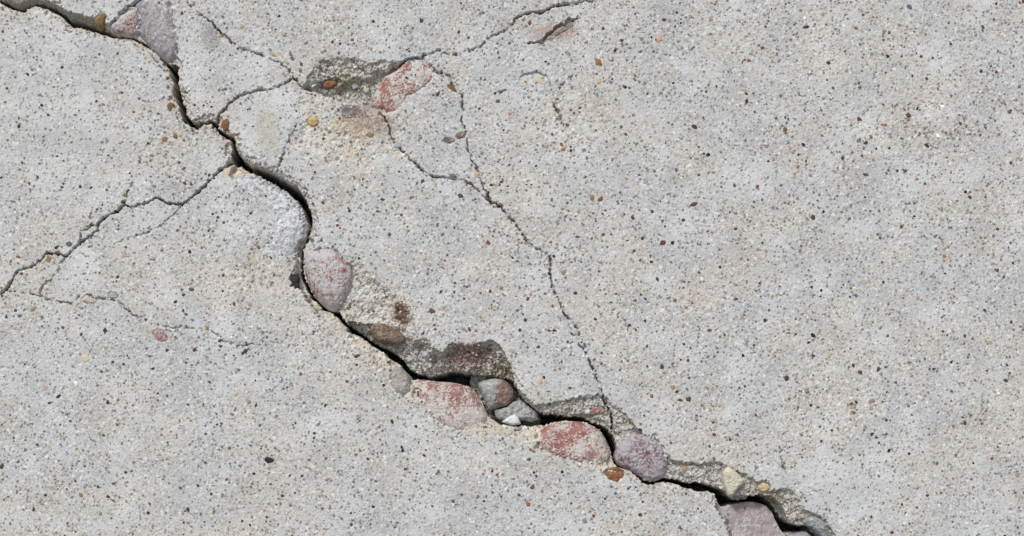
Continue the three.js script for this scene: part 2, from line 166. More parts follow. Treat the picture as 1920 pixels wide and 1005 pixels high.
// o outline, y mid height (mm), up / down dome heights (mm), p flatness of the dome, tilt [x, z] mm per px, film amount, own: slab letter or '' for loose
const stones = [
  { n: 'cobble', l: 'red cobble flecked with cement in the chipped hollow', hue: 'red', film: 0.55, own: 'G', y: -6, up: 6.6, down: 20, p: 0.3, tilt: [0, 0.004], edge: 0.93, rag: 0.3, o: [[759.6, 117.5], [776.5, 111], [793, 112], [807, 122.6], [819, 136], [814, 148], [797, 165], [776.5, 175], [763, 185], [759.6, 195], [749.5, 205.5], [729, 212], [709, 205.5], [697, 197], [700, 178], [709, 161.5], [719, 144.6], [742.7, 131]] },
  { n: 'cobble', l: 'lilac grey cobble at the mouth of the crack', hue: 'lilac', film: 0.5, own: 'D', y: -12, up: 12.4, down: 22, p: 0.42, tilt: [0, -0.05], edge: 0.9, rag: 0.35, o: [[252, 10], [262, 0], [280, -6], [300, -4], [317, 7], [327, 20], [333, 44], [334, 68], [333, 98], [326, 116], [312, 117], [298, 106], [284, 92], [268, 77], [260, 64], [262, 41], [257, 20]] },
  { n: 'cobble', l: 'pink and white cobble wedged in the slab edge', hue: 'whitered', film: 0.78, own: 'D', y: -10, up: 10, down: 18, p: 0.42, tilt: [0, -0.08], edge: 0.88, rag: 0.4, o: [[203, 50], [214, 42], [228, 30], [246, 18], [258, 22], [263, 41], [262, 62], [250, 69], [228, 66], [212, 62]] },
  { n: 'cobble', l: 'pale grey cobble with red flecks at the crack lip', hue: 'whitered', film: 0.74, own: 'F', y: -15, up: 18, down: 20, p: 0.52, tilt: [0.03, -0.03], edge: 0.84, rag: 0.5, o: [[574, 468], [587.5, 464], [601, 462], [615, 460], [628, 464], [640, 474], [650, 487], [660, 500], [665, 520], [658, 547], [648.5, 563], [638, 578], [622, 583], [604.5, 573], [590, 557], [578, 538], [571, 517], [568.5, 496.5], [570, 480]] },
  { n: 'cobble', l: 'long rose cobble smeared with cement', hue: 'rose', film: 0.66, own: 'B', y: -15, up: 15.5, down: 20, p: 0.42, tilt: [-0.01, 0.045], edge: 0.74, rag: 0.55, fd: [-0.001, 0.0045], o: [[777, 714], [791, 711], [818, 714], [852, 717], [875, 723.5], [892, 735], [903, 752], [911, 769], [916, 784], [908, 800], [885, 812], [856, 815], [828, 803], [804, 784], [786, 760], [776, 740], [773, 725]] },
  { n: 'cobble', l: 'rounded red cobble with white cement flecks', hue: 'red', film: 0.54, own: 'B', y: -15, up: 15.8, down: 22, p: 0.42, tilt: [-0.01, 0.03], edge: 0.78, rag: 0.55, fd: [0.002, 0.004], o: [[1004, 815], [1018, 801], [1038, 792], [1065, 789], [1095, 791], [1115, 799.6], [1130, 812], [1140, 830], [1147, 850], [1144, 864], [1128, 873], [1104, 877], [1072, 872], [1040, 860], [1014, 845], [1003, 831]] },
  { n: 'cobble', l: 'purple grey cobble at the slab edge', hue: 'purple', film: 0.62, own: 'C', y: -13, up: 13.3, down: 22, p: 0.42, tilt: [0.02, -0.02], edge: 0.86, rag: 0.45, rg: 2, o: [[1152, 858], [1157, 836], [1168, 818], [1181.5, 810], [1197, 806], [1212, 812], [1232, 822], [1246, 838], [1254, 856], [1255, 872], [1251, 887], [1242, 897], [1226, 903], [1210, 900], [1194, 890], [1176, 880], [1160, 872]] },
  { n: 'cobble', l: 'smooth pinkish grey cobble below the gap', hue: 'pinkgrey', film: 0.3, own: 'B', y: -20, up: 0.7, down: 20, p: 0.7, tilt: [-0.07, 0.06], edge: 0.9, rag: 0.25, o: [[1352, 958], [1370, 948], [1386, 944], [1405, 941], [1432, 946], [1447, 959], [1455, 976], [1464, 993], [1477, 1012], [1476, 1040], [1450, 1064], [1410, 1058], [1382, 1030], [1364, 998], [1354, 974]] },
  { n: 'cobble', l: 'lilac cobble tip in the crack', hue: 'lilac', film: 0.3, own: 'B', y: -20, up: 10, down: 16, p: 0.6, tilt: [0, 0.03], o: [[1478, 1006], [1492, 999], [1509, 995], [1522, 1004], [1532, 1024], [1530, 1050], [1505, 1056], [1484, 1034]] },
  { n: 'cobble', l: 'blue grey cobble in the broken slab edge', hue: 'slate', film: 0.45, own: 'C', y: -10, up: 8, down: 16, p: 0.55, tilt: [0.05, -0.02], edge: 0.85, rag: 0.5, rg: 2, o: [[1503, 975], [1512, 967], [1526, 964], [1543, 973], [1556, 990], [1563, 1008], [1552, 1020], [1537, 1008], [1520, 990], [1508, 984]] },
  { n: 'pebble', l: 'cream angular pebble lodged in the slab edge', hue: 'cream', film: 0.18, own: 'C', y: -3.5, up: 6.5, down: 9, p: 0.38, tilt: [0.02, -0.03], sharp: 1, edge: 1.05, rg: 1.3, o: [[1354, 885], [1360, 877], [1368, 875], [1384.5, 887], [1397, 902], [1393, 908.6], [1381, 922], [1373, 933], [1365, 931], [1359, 915], [1355, 898]] },
  { n: 'pebble', l: 'peach pebble in the slab edge', hue: 'ochre', film: 0.85, own: 'C', y: -8, up: 5, down: 9, p: 0.45, tilt: [0, 0], edge: 0.85, rag: 0.5, rg: 1.4, o: [[1420, 908], [1428, 900], [1440, 902], [1446, 910], [1441, 920], [1430, 923], [1422, 918]] },
  { n: 'cobble', l: 'dark rusty brown stone sunk in the broken face', hue: 'brown', film: 0.35, own: 'F', y: -10, up: 5.5, down: 10, p: 0.6, tilt: [-0.02, -0.1], edge: 0.75, rag: 0.6, rg: 1.8, o: [[694, 616], [708, 606], [728, 610], [748, 620], [760, 634], [752, 645], [728, 644], [704, 636]] },
  { n: 'cobble', l: 'brownish grey rounded cobble in the slab edge', hue: 'greybrown', film: 0.75, own: 'B', y: -10, up: 10.3, down: 18, p: 0.42, tilt: [-0.06, 0.03], edge: 0.8, rg: 1.6, rag: 0.5, o: [[742, 684], [756, 692], [766, 703], [772, 718], [773, 734], [764, 745], [748, 748], [738, 738], [732, 716], [733, 698]] },
  { n: 'pebble', l: 'rust orange pebble set at the crack edge', hue: 'rust', film: 0.3, own: 'B', y: -5, up: 4.8, down: 9, p: 0.3, tilt: [0, 0.02], sharp: 1, edge: 0.88, rag: 0.4, rg: 1.6, o: [[1131, 887], [1136, 880], [1146, 876], [1157, 875], [1167, 880], [1171, 890], [1169, 899], [1158, 906], [1149, 905], [1139, 898]] },
  { n: 'pebble', l: 'olive amber pebble in the slab edge', hue: 'amber', film: 0.15, own: 'E', y: -7, up: 8, down: 9, p: 0.5, tilt: [0.02, -0.12], sharp: 1, o: [[176, 37], [182, 31], [190, 24], [198, 23], [202, 30], [199, 42], [193, 53], [184, 55], [176, 50]] },
  { n: 'cobble', l: 'brown mottled cobble in the slab edge', hue: 'greybrown', film: 0.4, own: 'E', y: -13, up: 11, down: 12, p: 0.6, tilt: [0, -0.1], o: [[8, -12], [26, -20], [48, -18], [68, -12], [74, -2], [62, 5], [48, 11], [38, 15], [22, 10], [10, 1]] },
  { n: 'pebble', l: 'orange brown pebble in the chipped hollow', hue: 'rust', film: 0.25, own: 'H', y: -10, up: 4, down: 6, p: 0.4, tilt: [0, 0], sharp: 1, o: [[605, 156], [612, 150], [628, 151], [634, 156], [626, 163], [614, 166], [606, 163]] },
  { n: 'pebble', l: 'white pebble in the chipped hollow', hue: 'white', film: 0.2, own: 'H', y: -12, up: 3, down: 6, p: 0.4, tilt: [0, 0], sharp: 1, rg: 1.2, o: [[657, 158], [664, 153], [673, 157], [672, 164], [662, 167]] },
  { n: 'pebble', l: 'cream pebble in the chipped hollow', hue: 'cream', film: 0.5, own: 'H', y: -12, up: 3, down: 6, p: 0.4, tilt: [0, 0], sharp: 1, rg: 1.2, o: [[679, 168], [685, 163], [693, 165], [692, 173], [684, 175]] },
  { n: 'pebble', l: 'yellow ochre pebble on the sandy patch', hue: 'ochre', film: 0.25, own: 'F', y: -4, up: 4.2, down: 6, p: 0.4, tilt: [0, 0], edge: 0.9, rag: 0.4, rg: 1.2, o: [[576, 228], [579, 220], [588, 217], [597, 222], [598, 232], [592, 238], [582, 237]] },
  { n: 'pebble', l: 'black flint pebble at the crack edge', hue: 'slate', film: 0.12, own: 'B', y: -6, up: 5.5, down: 8, p: 0.45, tilt: [0, 0.02], sharp: 1, dark: 0.12, rg: 1.8, o: [[541, 524], [547, 513], [552, 517], [558, 510], [561, 522], [560, 531], [562, 541], [554, 546], [551, 538], [544, 540], [546, 530]] },
  { n: 'pebble', l: 'crimson flecked flat pebble', hue: 'whitered', film: 0.45, own: 'B', y: -4, up: 4.4, down: 7, p: 0.35, tilt: [0, 0], sharp: 1, o: [[285, 624], [292, 615], [304, 618], [313, 626], [316, 638], [304, 643], [290, 638]] },
  { n: 'pebble', l: 'dull pink flat pebble', hue: 'rose', film: 0.72, own: 'B', y: -4, up: 4.4, down: 7, p: 0.35, tilt: [0, 0], sharp: 1, o: [[152, 558], [162, 552], [174, 558], [186, 563], [178, 570], [162, 570], [152, 565]] },
  { n: 'pebble', hue: 'greybrown', film: 0.75, own: 'B', y: -4, up: 4.4, down: 7, p: 0.35, tilt: [0, 0], sharp: 1, o: [[202, 553], [208, 546], [218, 549], [224, 557], [216, 561], [206, 560]] },
  { n: 'pebble', l: 'dark red pebble pair beside a hairline crack', hue: 'maroon', film: 0.25, own: 'G', y: -4, up: 4.5, down: 6, p: 0.5, tilt: [0, 0], sharp: 1, o: [[828, 265], [836, 258], [848, 259], [856, 264], [848, 270], [836, 271]] },
  { n: 'pebble', hue: 'maroon', film: 0.3, own: 'G', y: -4, up: 4.5, down: 6, p: 0.5, tilt: [0, 0], sharp: 1, o: [[852, 258], [858, 250], [868, 248], [876, 252], [872, 259], [860, 263]] },
  { n: 'pebble', hue: 'rose', film: 0.3, own: 'F', y: -12, up: 7, down: 8, p: 0.5, tilt: [0, -0.08], o: [[1104, 772], [1112, 764], [1126, 760], [1136, 766], [1134, 776], [1120, 778], [1108, 780]] },
  { n: 'cobble', l: 'dusty rose stone in the narrow chipped slot', hue: 'maroon', film: 0.7, own: 'C', y: -6, up: 3.5, down: 6, p: 0.5, tilt: [0, 0], edge: 0.85, rag: 0.5, rg: 2, o: [[1014, 78], [1030, 66], [1046, 52], [1066, 44], [1078, 38], [1074, 50], [1060, 60], [1040, 72], [1022, 81]] },
  // loose ones in the gap
  { n: 'cobble', own: '', label: 'rounded grey and brown cobble lying loose inside the wide gap', cat: 'stone', hue: 'grey', film: 0.3, y: -21, up: 13, down: 20, p: 0.6, tilt: [0.05, 0.02], half: 1, rg: 2.2, two: ['maroonbrown', 0.75, 0.2], o: [[897, 717], [912.5, 711], [929, 709], [946, 712], [960, 725], [965, 739], [961.6, 750.5], [952, 760], [938, 764], [924, 769], [914, 767], [907, 749], [900, 732]] },
  { n: 'concrete_chunk', own: '', label: 'jagged grey chunk of broken concrete lying loose beside the white pebble', cat: 'rubble', hue: 'grey', film: 0.45, y: -19, up: 12, down: 22, p: 0.42, tilt: [0, 0.02], sharp: 1, rg: 4, o: [[926, 769], [950, 763], [963, 752], [977, 749], [990, 759], [1007, 772.5], [1010, 786], [996, 791], [980, 788], [960, 790], [940, 789], [930, 784]] },
  { n: 'white_pebble', own: '', label: 'small bright white angular pebble lying loose on the slab lip', cat: 'stone', hue: 'white', film: 0.1, y: -7, up: 7, down: 9, p: 0.36, tilt: [0, 0], sharp: 1, o: [[939.6, 791], [956.5, 779], [966.6, 776], [973, 782], [977, 795], [962, 798]] },
];
for (const s of stones) {
  let O = s.o.map(([x, y]) => drop(x, y, s.y + 0.6 * s.up));   // where the outline's ray meets the stone's own height
  const sub = s.sharp ? 4 : 8, R = [];
  for (let i = 0; i < O.length; i++) { const p = [O[(i + O.length - 1) % O.length], O[i], O[(i + 1) % O.length], O[(i + 2) % O.length]];
    for (let j = 0; j < sub; j++) { const t = j / sub, c = a => { const [q0, q1, q2, q3] = p.map(v => v[a]); return s.sharp ? mix(q1, q2, t) : 0.5 * (2 * q1 + (q2 - q0) * t + (2 * q0 - 5 * q1 + 4 * q2 - q3) * t * t + (3 * q1 - q0 - 3 * q2 + q3) * t * t * t); }; R.push([c(0), c(1)]); } }
  s.c = [R.reduce((a, q) => a + q[0], 0) / R.length, R.reduce((a, q) => a + q[1], 0) / R.length];
  s.seed = s.c[0] * 0.37 + s.c[1] * 0.11;
  s.r = new Float32Array(360);                        // radius by angle
  for (let a = 0; a < 360; a++) { const cx = Math.cos(a * Math.PI / 180), cy = Math.sin(a * Math.PI / 180); let best = 1;
    for (let i = 0; i < R.length; i++) { const A = R[i], B = R[(i + 1) % R.length], ax = A[0] - s.c[0], ay = A[1] - s.c[1], bx = B[0] - A[0], by = B[1] - A[1]; const den = cx * by - cy * bx; if (Math.abs(den) < 1e-9) continue; const t = (ax * by - ay * bx) / den, u = (ax * cy - ay * cx) / den; if (t > 0 && u >= 0 && u <= 1) best = Math.max(best, t); }
    s.r[a] = best; }
  s.rad = a => { let d = ((a * 180 / Math.PI) % 360 + 360) % 360; const i = Math.floor(d) % 360; return mix(s.r[i], s.r[(i + 1) % 360], d - Math.floor(d)); };
  s.B = bbox(R); s.B[0] -= 12; s.B[1] -= 12; s.B[2] += 12; s.B[3] += 12; s.R = R;
  s.top = (x, y) => { const dx = x - s.c[0], dy = y - s.c[1], rho = Math.hypot(dx, dy) / s.rad(Math.atan2(dy, dx)); if (rho >= 1.4) return [null, 2]; return [s.y + dx * s.tilt[0] + dy * s.tilt[1] + s.up * Math.sqrt(1 - Math.pow(Math.min(rho, 0.95), 2 / s.p)), rho]; };
}

const warp = (x, y) => [x + 2.2 * noise(x / 7, y / 7) + 1.6 * noise(x / 19, y / 19) + 1.2 * noise(x / 3.2, y / 3.2 + 90), y + 2.2 * noise(x / 7 + 40, y / 7 + 9) + 1.6 * noise(x / 19 + 31, y / 19 + 77) + 1.2 * noise(x / 3.2 + 33, y / 3.2)];
// ------------------------------------------------------------------ height of the concrete (mm) and what kind of face it is
const ridge = new Line([[606, 170], [622, 163], [645, 152], [668, 141]]);
const CS = 24, CX0 = -1500, CY0 = -1500, CN = 216;      // cells near the wide crack, and the side of the others
const near = new Uint8Array(CN * CN);
for (let j = 0; j < CN; j++) for (let i = 0; i < CN; i++) { const x = CX0 + (i + 0.5) * CS, y = CY0 + (j + 0.5) * CS; const m = Math.min(lowLine.dist(x, y, 130), upLine.dist(x, y, 130)); near[j * CN + i] = m < 60 || inside(gapPoly, gapB, x, y) ? 2 : inside(leftPoly, leftB, x, y) ? 0 : 1; }
const F = { h: 0, beige: 0, kind: 0, side: 0, zone: 0, fresh: 0 };   // kind 0 surface, 1 broken face, 2 rock
function field(x0, y0, needH = true) {
  const n6 = noise(x0 / 7, y0 / 7), n7 = noise(x0 / 7 + 40, y0 / 7 + 9);
  const [x, y] = warp(x0, y0);
  F.kind = 0; F.gap = 0; F.beige = 0; F.zone = 0; F.fresh = 0; let h = 0, gap = false;
  const far = x0 < -56 || x0 > 1974 || y0 < -65 || y0 > 1072;
  const nr = near[Math.min(CN - 1, Math.max(0, ((y0 - CY0) / CS) | 0)) * CN + Math.min(CN - 1, Math.max(0, ((x0 - CX0) / CS) | 0))];
  gap = nr === 2 && !far && inside(gapPoly, gapB, x, y);
  let dl = 99, du = 99;
  if (gap) { dl = lowLine.dist(x, y, 80); du = upLine.dist(x, y, 80); F.side = dl < du ? 0 : 1; } else F.side = nr < 2 ? nr : inside(leftPoly, leftB, x, y) ? 0 : 1;
  let start0 = 0, start1 = 0;
  if (!far) for (const z of zones) {
    if (x < z.B[0] - 14 || x > z.B[2] + 14 || y < z.B[1] - 14 || y > z.B[3] + 14) continue;
    if (gap) { const d = z.ll.dist(x, y, 60); const own = z.fresh ? 0 : 1; const s = z.D * Math.max(0, 1 - Math.max(0, d - (own ? du : dl)) / 8); if (own) start1 = Math.max(start1, s); else start0 = Math.max(start0, s); continue; }
    const zx = z.flat ? x + 4.5 * noise(x / 10, y / 10 + 8) : x, zy = z.flat ? y + 4.5 * noise(x / 10 + 50, y / 10) : y;
    if (!inside(z.poly, z.B, zx, zy)) continue;
    const dt = z.tl.dist(zx, zy), dn = z.ll.dist(zx, zy), t = dt / (dt + dn + 1e-6);
    const lump = z.lump * (0.55 * fbm(x / 22 + 3, y / 22 + 8, 3) + 0.55 * (0.5 - worley(x / 13, y / 13)) + 0.4 * (0.5 - worley(x / 6 + 9, y / 6)) + 0.2 * noise(x / 3.2, y / 3.2)) * smooth(0, 0.12, t);
    const prof = z.shelf ? 0.55 * smooth(0, 0.14, t + 0.1 * noise(x / 9, y / 9)) + 0.45 * t : z.fresh ? t * t : z.flat ? 0.12 * smooth(0, 0.08, t) + 0.5 * t + 0.38 * smooth(0.5, 0.66, t + 0.12 * noise(x / 14, y / 14)) : 0.45 * smooth(0, 0.3, t) + 0.55 * Math.pow(t, 1.3);
    const o0 = z.off ? z.off(x) : 0; h = Math.min(h, -o0 - (z.D - o0) * prof + lump); F.zone = 1; if (z.soft) F.fresh = (z.scar ? 0 : 0.3) * smooth(0, 0.25, t + 0.3 * fbm(x / 12, y / 12, 2)); else if (z.fresh) F.fresh = smooth(0.05, 0.5, t + 0.35 * fbm(x / 12, y / 12, 2)); else if (!z.soft) F.kind = 1;
    if (z.flat && !z.dry) { F.beige = 1; h += 4.5 * smooth(7, 0, ridge.dist(x, y, 7)); }
  }
  if (gap) {
    F.kind = 1;
    F.gap = 1; const sl = 55 + 15 * noise(x0 / 9 + 5, y0 / 9), wall = x > 440 && x < 590 && y > 268 && y < 470 ? 13 : 55;
    const su = wall * (1 + 0.35 * noise(x0 / 8, y0 / 8 + 50));
    const pocket = x > 880 && x < 1015 && y > 698 && y < 800;
    h = -Math.min(start0 + dl * sl, start1 + du * su, (pocket ? 40 : 100) + 5 * n6);
  } else if (!far && nr === 2) {
    const d = F.side ? upLine.dist(x, y, 18) : lowLine.dist(x, y, 18);
    if (d < 18) { const q = 1 - d / 18; const chip = smooth(0.5, 0.62, q + 0.42 * noise(x0 / 10 + 4, y0 / 10) + 0.2 * noise(x0 / 4, y0 / 4)); if (!F.zone) { h -= chip * (2.5 + 1.1 * noise(x0 / 5, y0 / 5 + 44)); if (chip > 0.4) F.fresh = Math.max(F.fresh, 0.55); } const q3 = Math.max(0, 1 - d / 5); h -= 1.2 * q3 * q3; }
  }
  if (!gap && inside(rockPoly, rockB, x, y) && F.side === 0) { F.kind = 2; }
  if (!needH) return;
  // thin cracks
  if (!far) for (const c of cracks) { if (c.far(x, y, 6)) continue; const d = c.dist(x + 1.2 * noise(x0 / 3.4, y0 / 3.4 + 12) + 1.4 * noise(x0 / 8, y0 / 8 + 33), y + 1.2 * noise(x0 / 3.4 + 70, y0 / 3.4) + 1.4 * noise(x0 / 8 + 21, y0 / 8), 7); if (d < 7) { const w = c.w * 0.3 * Math.max(0.25, 1 + 0.95 * noise(x0 / 8 + 60, y0 / 8)) + Math.max(0, 0.3 - 0.12 * c.w); const q = smooth(w + 0.9, w * 0.4, d); if (q > 0) h -= q * Math.min(16, (c.w - 0.6) * 3.2) * mix(smooth(-0.35, 0.3, noise(x0 / 13 + 20, y0 / 13)), 1, smooth(2.8, 5, c.w)); const q2 = 1 - d / 7; if (!gap) { h -= 0.2 * q2 * q2; if (c.w > 1.9) h -= 1.5 * smooth(0.74, 0.88, q2 + 0.75 * noise(x0 / 7 + 14, y0 / 7 + 3) - 0.12); } } }
  // sockets
  for (const s of stones) { if (s.own === '' || x0 < s.B[0] || x0 > s.B[2] || y0 < s.B[1] || y0 > s.B[3]) continue; const [t, rho] = s.top(x0, y0); if (t === null || h < t - 1) continue;
    const lip = F.side ? upLine.dist(x, y, 16) : lowLine.dist(x, y, 16), e = (s.edge ?? 0.86) + (s.rag ?? 0.22) * (0.7 * fbm(x0 / 26 + s.seed, y0 / 26, 4) + 0.5 * fbm(x0 / 9 + s.seed, y0 / 9, 2)) + 0.55 * smooth(15, 7, lip), q = smooth(e - 0.02, e + 0.16, rho); h = mix(t - 0.9, h, rho < e - 0.02 ? 0 : 0.25 + 0.75 * q); }
  // roughness
  const co = far ? 0 : patch(coarsePatches, x0, y0), pa = far ? 0 : patch(palePatches, x0, y0);
  if (F.kind === 2) { const q = Math.max(0, 1 - lowLine.dist(x, y, 60) / 60); h += 1.9 * fbm(x0 / 26 + 0.4 * noise(x0 / 11, y0 / 11), y0 / 19, 5) + 0.4 * noise(x0 / 3.2, y0 / 3.2) - 7 * q * q - 0.3; }
  h += 0.7 * fbm(x0 / 120, y0 / 120, 2) + (0.26 + 0.5 * co) * noise(x0 / 13, y0 / 13) + (0.27 - 0.15 * pa + 0.35 * co + (F.kind === 1 ? 0.5 : 0) + 0.3 * F.fresh) * noise(x0 / 4.5, y0 / 4.5) - 1.4 * co;
  F.h = h;
}

// ------------------------------------------------------------------ albedo and grain relief of the concrete
const TW = 2048, TH = 1152, TX = -64, TY = -73;
const R4 = new Float32Array(TW * TH * 3), BP = new Float32Array(TW * TH).fill(0.45), MASK = new Uint8Array(TW * TH), COA = new Float32Array(TW * TH), PAL = new Float32Array(TW * TH);
{
  const r = rng(5);
  for (let j = 0; j < TH; j++) for (let i = 0; i < TW; i++) {
    const x = i + TX, y = j + TY, k = j * TW + i;
    field(x, y, false);
    const co = patch(coarsePatches, x, y), pst = smooth(0.0, 0.36, fbm(x / 95 + 61, y / 95 + 17, 6)), pa = Math.max(0.75 * pst, patch(palePatches, x, y));
    const wn = fbm(x / 150 + 3, y / 150 + 20, 3), warm = smooth(-0.35, 0.45, wn + 0.5 * fbm(x / 26, y / 26, 2)) ;
    const v = 1 + 0.23 * fbm(x / 75, y / 75, 5) + 0.07 * noise(x / 5, y / 5) + 0.27 * noise(x / 2.2, y / 2.2) + 0.2 * (r() - 0.5);
    let c0 = mix(0.535, 0.575, warm), c1 = mix(0.545, 0.555, warm), c2 = mix(0.557, 0.523, warm);
    if (co > 0) { const cc = co * co; c0 = mix(c0, 0.64, cc); c1 = mix(c1, 0.565, cc); c2 = mix(c2, 0.46, cc); }
    if (pa > 0) { c0 = mix(c0, 0.63, pa * 0.8); c1 = mix(c1, 0.637, pa * 0.8); c2 = mix(c2, 0.64, pa * 0.8); }
    if (F.fresh > 0) { c0 = mix(c0, 0.62, F.fresh); c1 = mix(c1, 0.56, F.fresh); c2 = mix(c2, 0.47, F.fresh); }
    if (F.kind === 1) { const d = smooth(-0.2, 0.35, fbm(x / 30 + 80, y / 30, 3)); if (F.beige) { c0 = mix(0.6, 0.53, d); c1 = mix(0.57, 0.5, d); c2 = mix(0.51, 0.435, d); } else { c0 = mix(0.53, 0.43, d); c1 = mix(0.515, 0.405, d); c2 = mix(0.475, 0.345, d); } }
    if (F.kind === 2) { const d = smooth(0.1, 0.5, Math.abs(fbm(x / 18 + 9, y / 12, 4)) * 1.6 + 0.25 * noise(x / 3.5, y / 3.5)); c0 = mix(0.67, 0.42, d); c1 = mix(0.675, 0.43, d); c2 = mix(0.69, 0.46, d); }
    R4[k * 3] = c0 * v; R4[k * 3 + 1] = c1 * v; R4[k * 3 + 2] = c2 * v;
    MASK[k] = F.kind; COA[k] = Math.max(co, F.fresh * 0.8, F.kind === 1 ? 0.8 : 0); PAL[k] = pa;
  }
  // sand: irregular grains of many colours; over half the dark dots are sunk pits coloured dark
  const pal = [[0.7, 0.67, 0.61, 20], [0.84, 0.83, 0.8, 15], [0.4, 0.39, 0.37, 20], [0.45, 0.35, 0.25, 12], [0.52, 0.37, 0.31, 5], [0.27, 0.265, 0.255, 14], [0.14, 0.135, 0.13, 8], [0.045, 0.045, 0.047, 6.5], [0.15, 0.095, 0.065, 4], [0.3, 0.2, 0.13, 4.5]];
  const tot = pal.reduce((a, q) => a + q[3], 0);
  const N = 175000;
  for (let g = 0; g < N; g++) {
    const cx = r() * TW, cy = r() * TH, kk = ((cy | 0) * TW + (cx | 0)), co = COA[kk], pa = PAL[kk], kind = MASK[kk];
    let q = r() * tot, m = 0; while ((q -= pal[m][3]) > 0) m++;
    const dark = m >= 5;
    if (dark && r() > 0.45 + 0.75 * smooth(-0.5, 0.5, noise(cx / 24, cy / 24) + 0.8 * noise(cx / 85 + 9, cy / 85))) continue;
    if (pa > 0 && r() < pa * (dark ? 0.45 : 0.8)) continue;
    if (kind === 2 && r() < 0.7) continue;
    let rad = (dark ? 0.92 : 1.1) + Math.pow(r(), 3) * (dark ? 1.9 : 2.1); rad *= 1 + 0.55 * co * r();
    const as = 0.55 + 0.45 * r(), an = r() * Math.PI, ca = Math.cos(an), sa = Math.sin(an), al = (dark ? 0.72 : 0.5) + 0.28 * r(), dim = 1, ex = 0.25 * r(), ph = r() * 6.28;
    const R = Math.ceil(rad + 1);
    const up = dark ? (r() < 0.55 ? -0.3 : 0.12) : 0.1 + 0.22 * r();
    for (let dy = -R; dy <= R; dy++) for (let dx = -R; dx <= R; dx++) {
      const X = (cx | 0) + dx, Y = (cy | 0) + dy; if (X < 0 || Y < 0 || X >= TW || Y >= TH) continue;
      const ox = X + 0.5 - cx, oy = Y + 0.5 - cy, u = (ox * ca + oy * sa), v = (-ox * sa + oy * ca) / as;
      const d = Math.hypot(u, v), rr = rad * (1 + ex * Math.sin(3 * Math.atan2(v, u) + ph));
      const a = al * Math.min(1, Math.max(0, rr - d + 0.5)); if (a <= 0) continue;
      const k = Y * TW + X;
      for (let c = 0; c < 3; c++) R4[k * 3 + c] = mix(R4[k * 3 + c], pal[m][c] * dim, a);
      BP[k] = mix(BP[k], 0.45 + up * Math.sqrt(Math.max(0, 1 - (d / (rr + 0.6)) ** 2)), a);
    }
  }
}
const toS = v => { v = Math.min(1, Math.max(0, v)); return 255 * (v <= 0.0031308 ? 12.92 * v : 1.055 * Math.pow(v, 1 / 2.4) - 0.055); };
// stains list: olive film, rust blush, violet grit, dark tone on the hollow ridge and a recess: x, y, rx, ry, colour, strength
const stainsAndTones = [[500, 245, 20, 48, [0.4, 0.37, 0.27], 0.5], [680, 222, 44, 30, [0.32, 0.22, 0.16], 0.65], [655, 208, 22, 12, [0.14, 0.1, 0.12], 0.75], [720, 240, 26, 26, [0.28, 0.26, 0.25], 0.6], [440, 322, 26, 10, [0.62, 0.47, 0.28], 0.7], [640, 152, 40, 14, [0.2, 0.17, 0.08], 0.6], [936, 690, 26, 22, [0.16, 0.13, 0.06], 0.7], [880, 668, 46, 26, [0.27, 0.16, 0.15], 0.85], [1042, 60, 40, 18, [0.36, 0.26, 0.22], 0.75], [799, 666, 14, 26, [0.47, 0.49, 0.52], 0.8], [722, 632, 34, 14, [0.2, 0.12, 0.06], 0.6], [395, 70, 18, 26, [0.27, 0.27, 0.24], 0.7], [752, 588, 16, 26, [0.15, 0.075, 0.045], 0.9], [1440, 935, 30, 14, [0.2, 0.17, 0.08], 0.6], [424, 262, 12, 20, [0.5, 0.3, 0.28], 0.4], [1306, 560, 36, 16, [0.56, 0.46, 0.42], 0.3]];
const stainToneAt = ([sx, sy, rx, ry, , st], x, y) => st * smooth(1.2, 0.45, ((x - sx) / rx) ** 2 + ((y - sy) / ry) ** 2 + 1.1 * fbm(x / 13 + 3, y / 13, 3) + 1.2 * noise(x / 3.2, y / 3.2));
for (const q of stainsAndTones) { const [sx, sy, rx, ry, c] = q;
  for (let y = Math.max(TY, sy - ry * 2) | 0; y < sy + ry * 2; y++) for (let x = Math.max(TX, sx - rx * 2) | 0; x < sx + rx * 2; x++) {
    const a = stainToneAt(q, x, y); if (a <= 0) continue;
    const k = ((y - TY) * TW + x - TX) * 3; for (let i = 0; i < 3; i++) R4[k + i] = mix(R4[k + i], c[i] * (0.6 + R4[k + i]), a);
  } }
function tex(fn, srgb, TW = 2048, TH = 1152) {
  const d = new Uint8Array(TW * TH * 4);
  for (let k = 0; k < TW * TH; k++) { const c = fn(k); d[k * 4] = c[0]; d[k * 4 + 1] = c[1]; d[k * 4 + 2] = c[2]; d[k * 4 + 3] = 255; }
  const t = new THREE.DataTexture(d, TW, TH, THREE.RGBAFormat); t.magFilter = THREE.LinearFilter; t.minFilter = THREE.LinearMipmapLinearFilter; t.generateMipmaps = true;
  t.wrapS = t.wrapT = THREE.MirroredRepeatWrapping; if (srgb) t.colorSpace = THREE.SRGBColorSpace; t.needsUpdate = true; return t;
}
const colMap = tex(k => [toS(R4[k * 3]), toS(R4[k * 3 + 1]), toS(R4[k * 3 + 2])], true);
const bumpMap = tex(k => { const v = 255 * Math.min(1, Math.max(0, BP[k])); return [v, v, v]; }, false);
const concrete = new THREE.MeshStandardMaterial({ map: colMap, bumpMap, bumpScale: 0.0014, roughness: 0.95, metalness: 0 });
concrete.name = 'concrete';
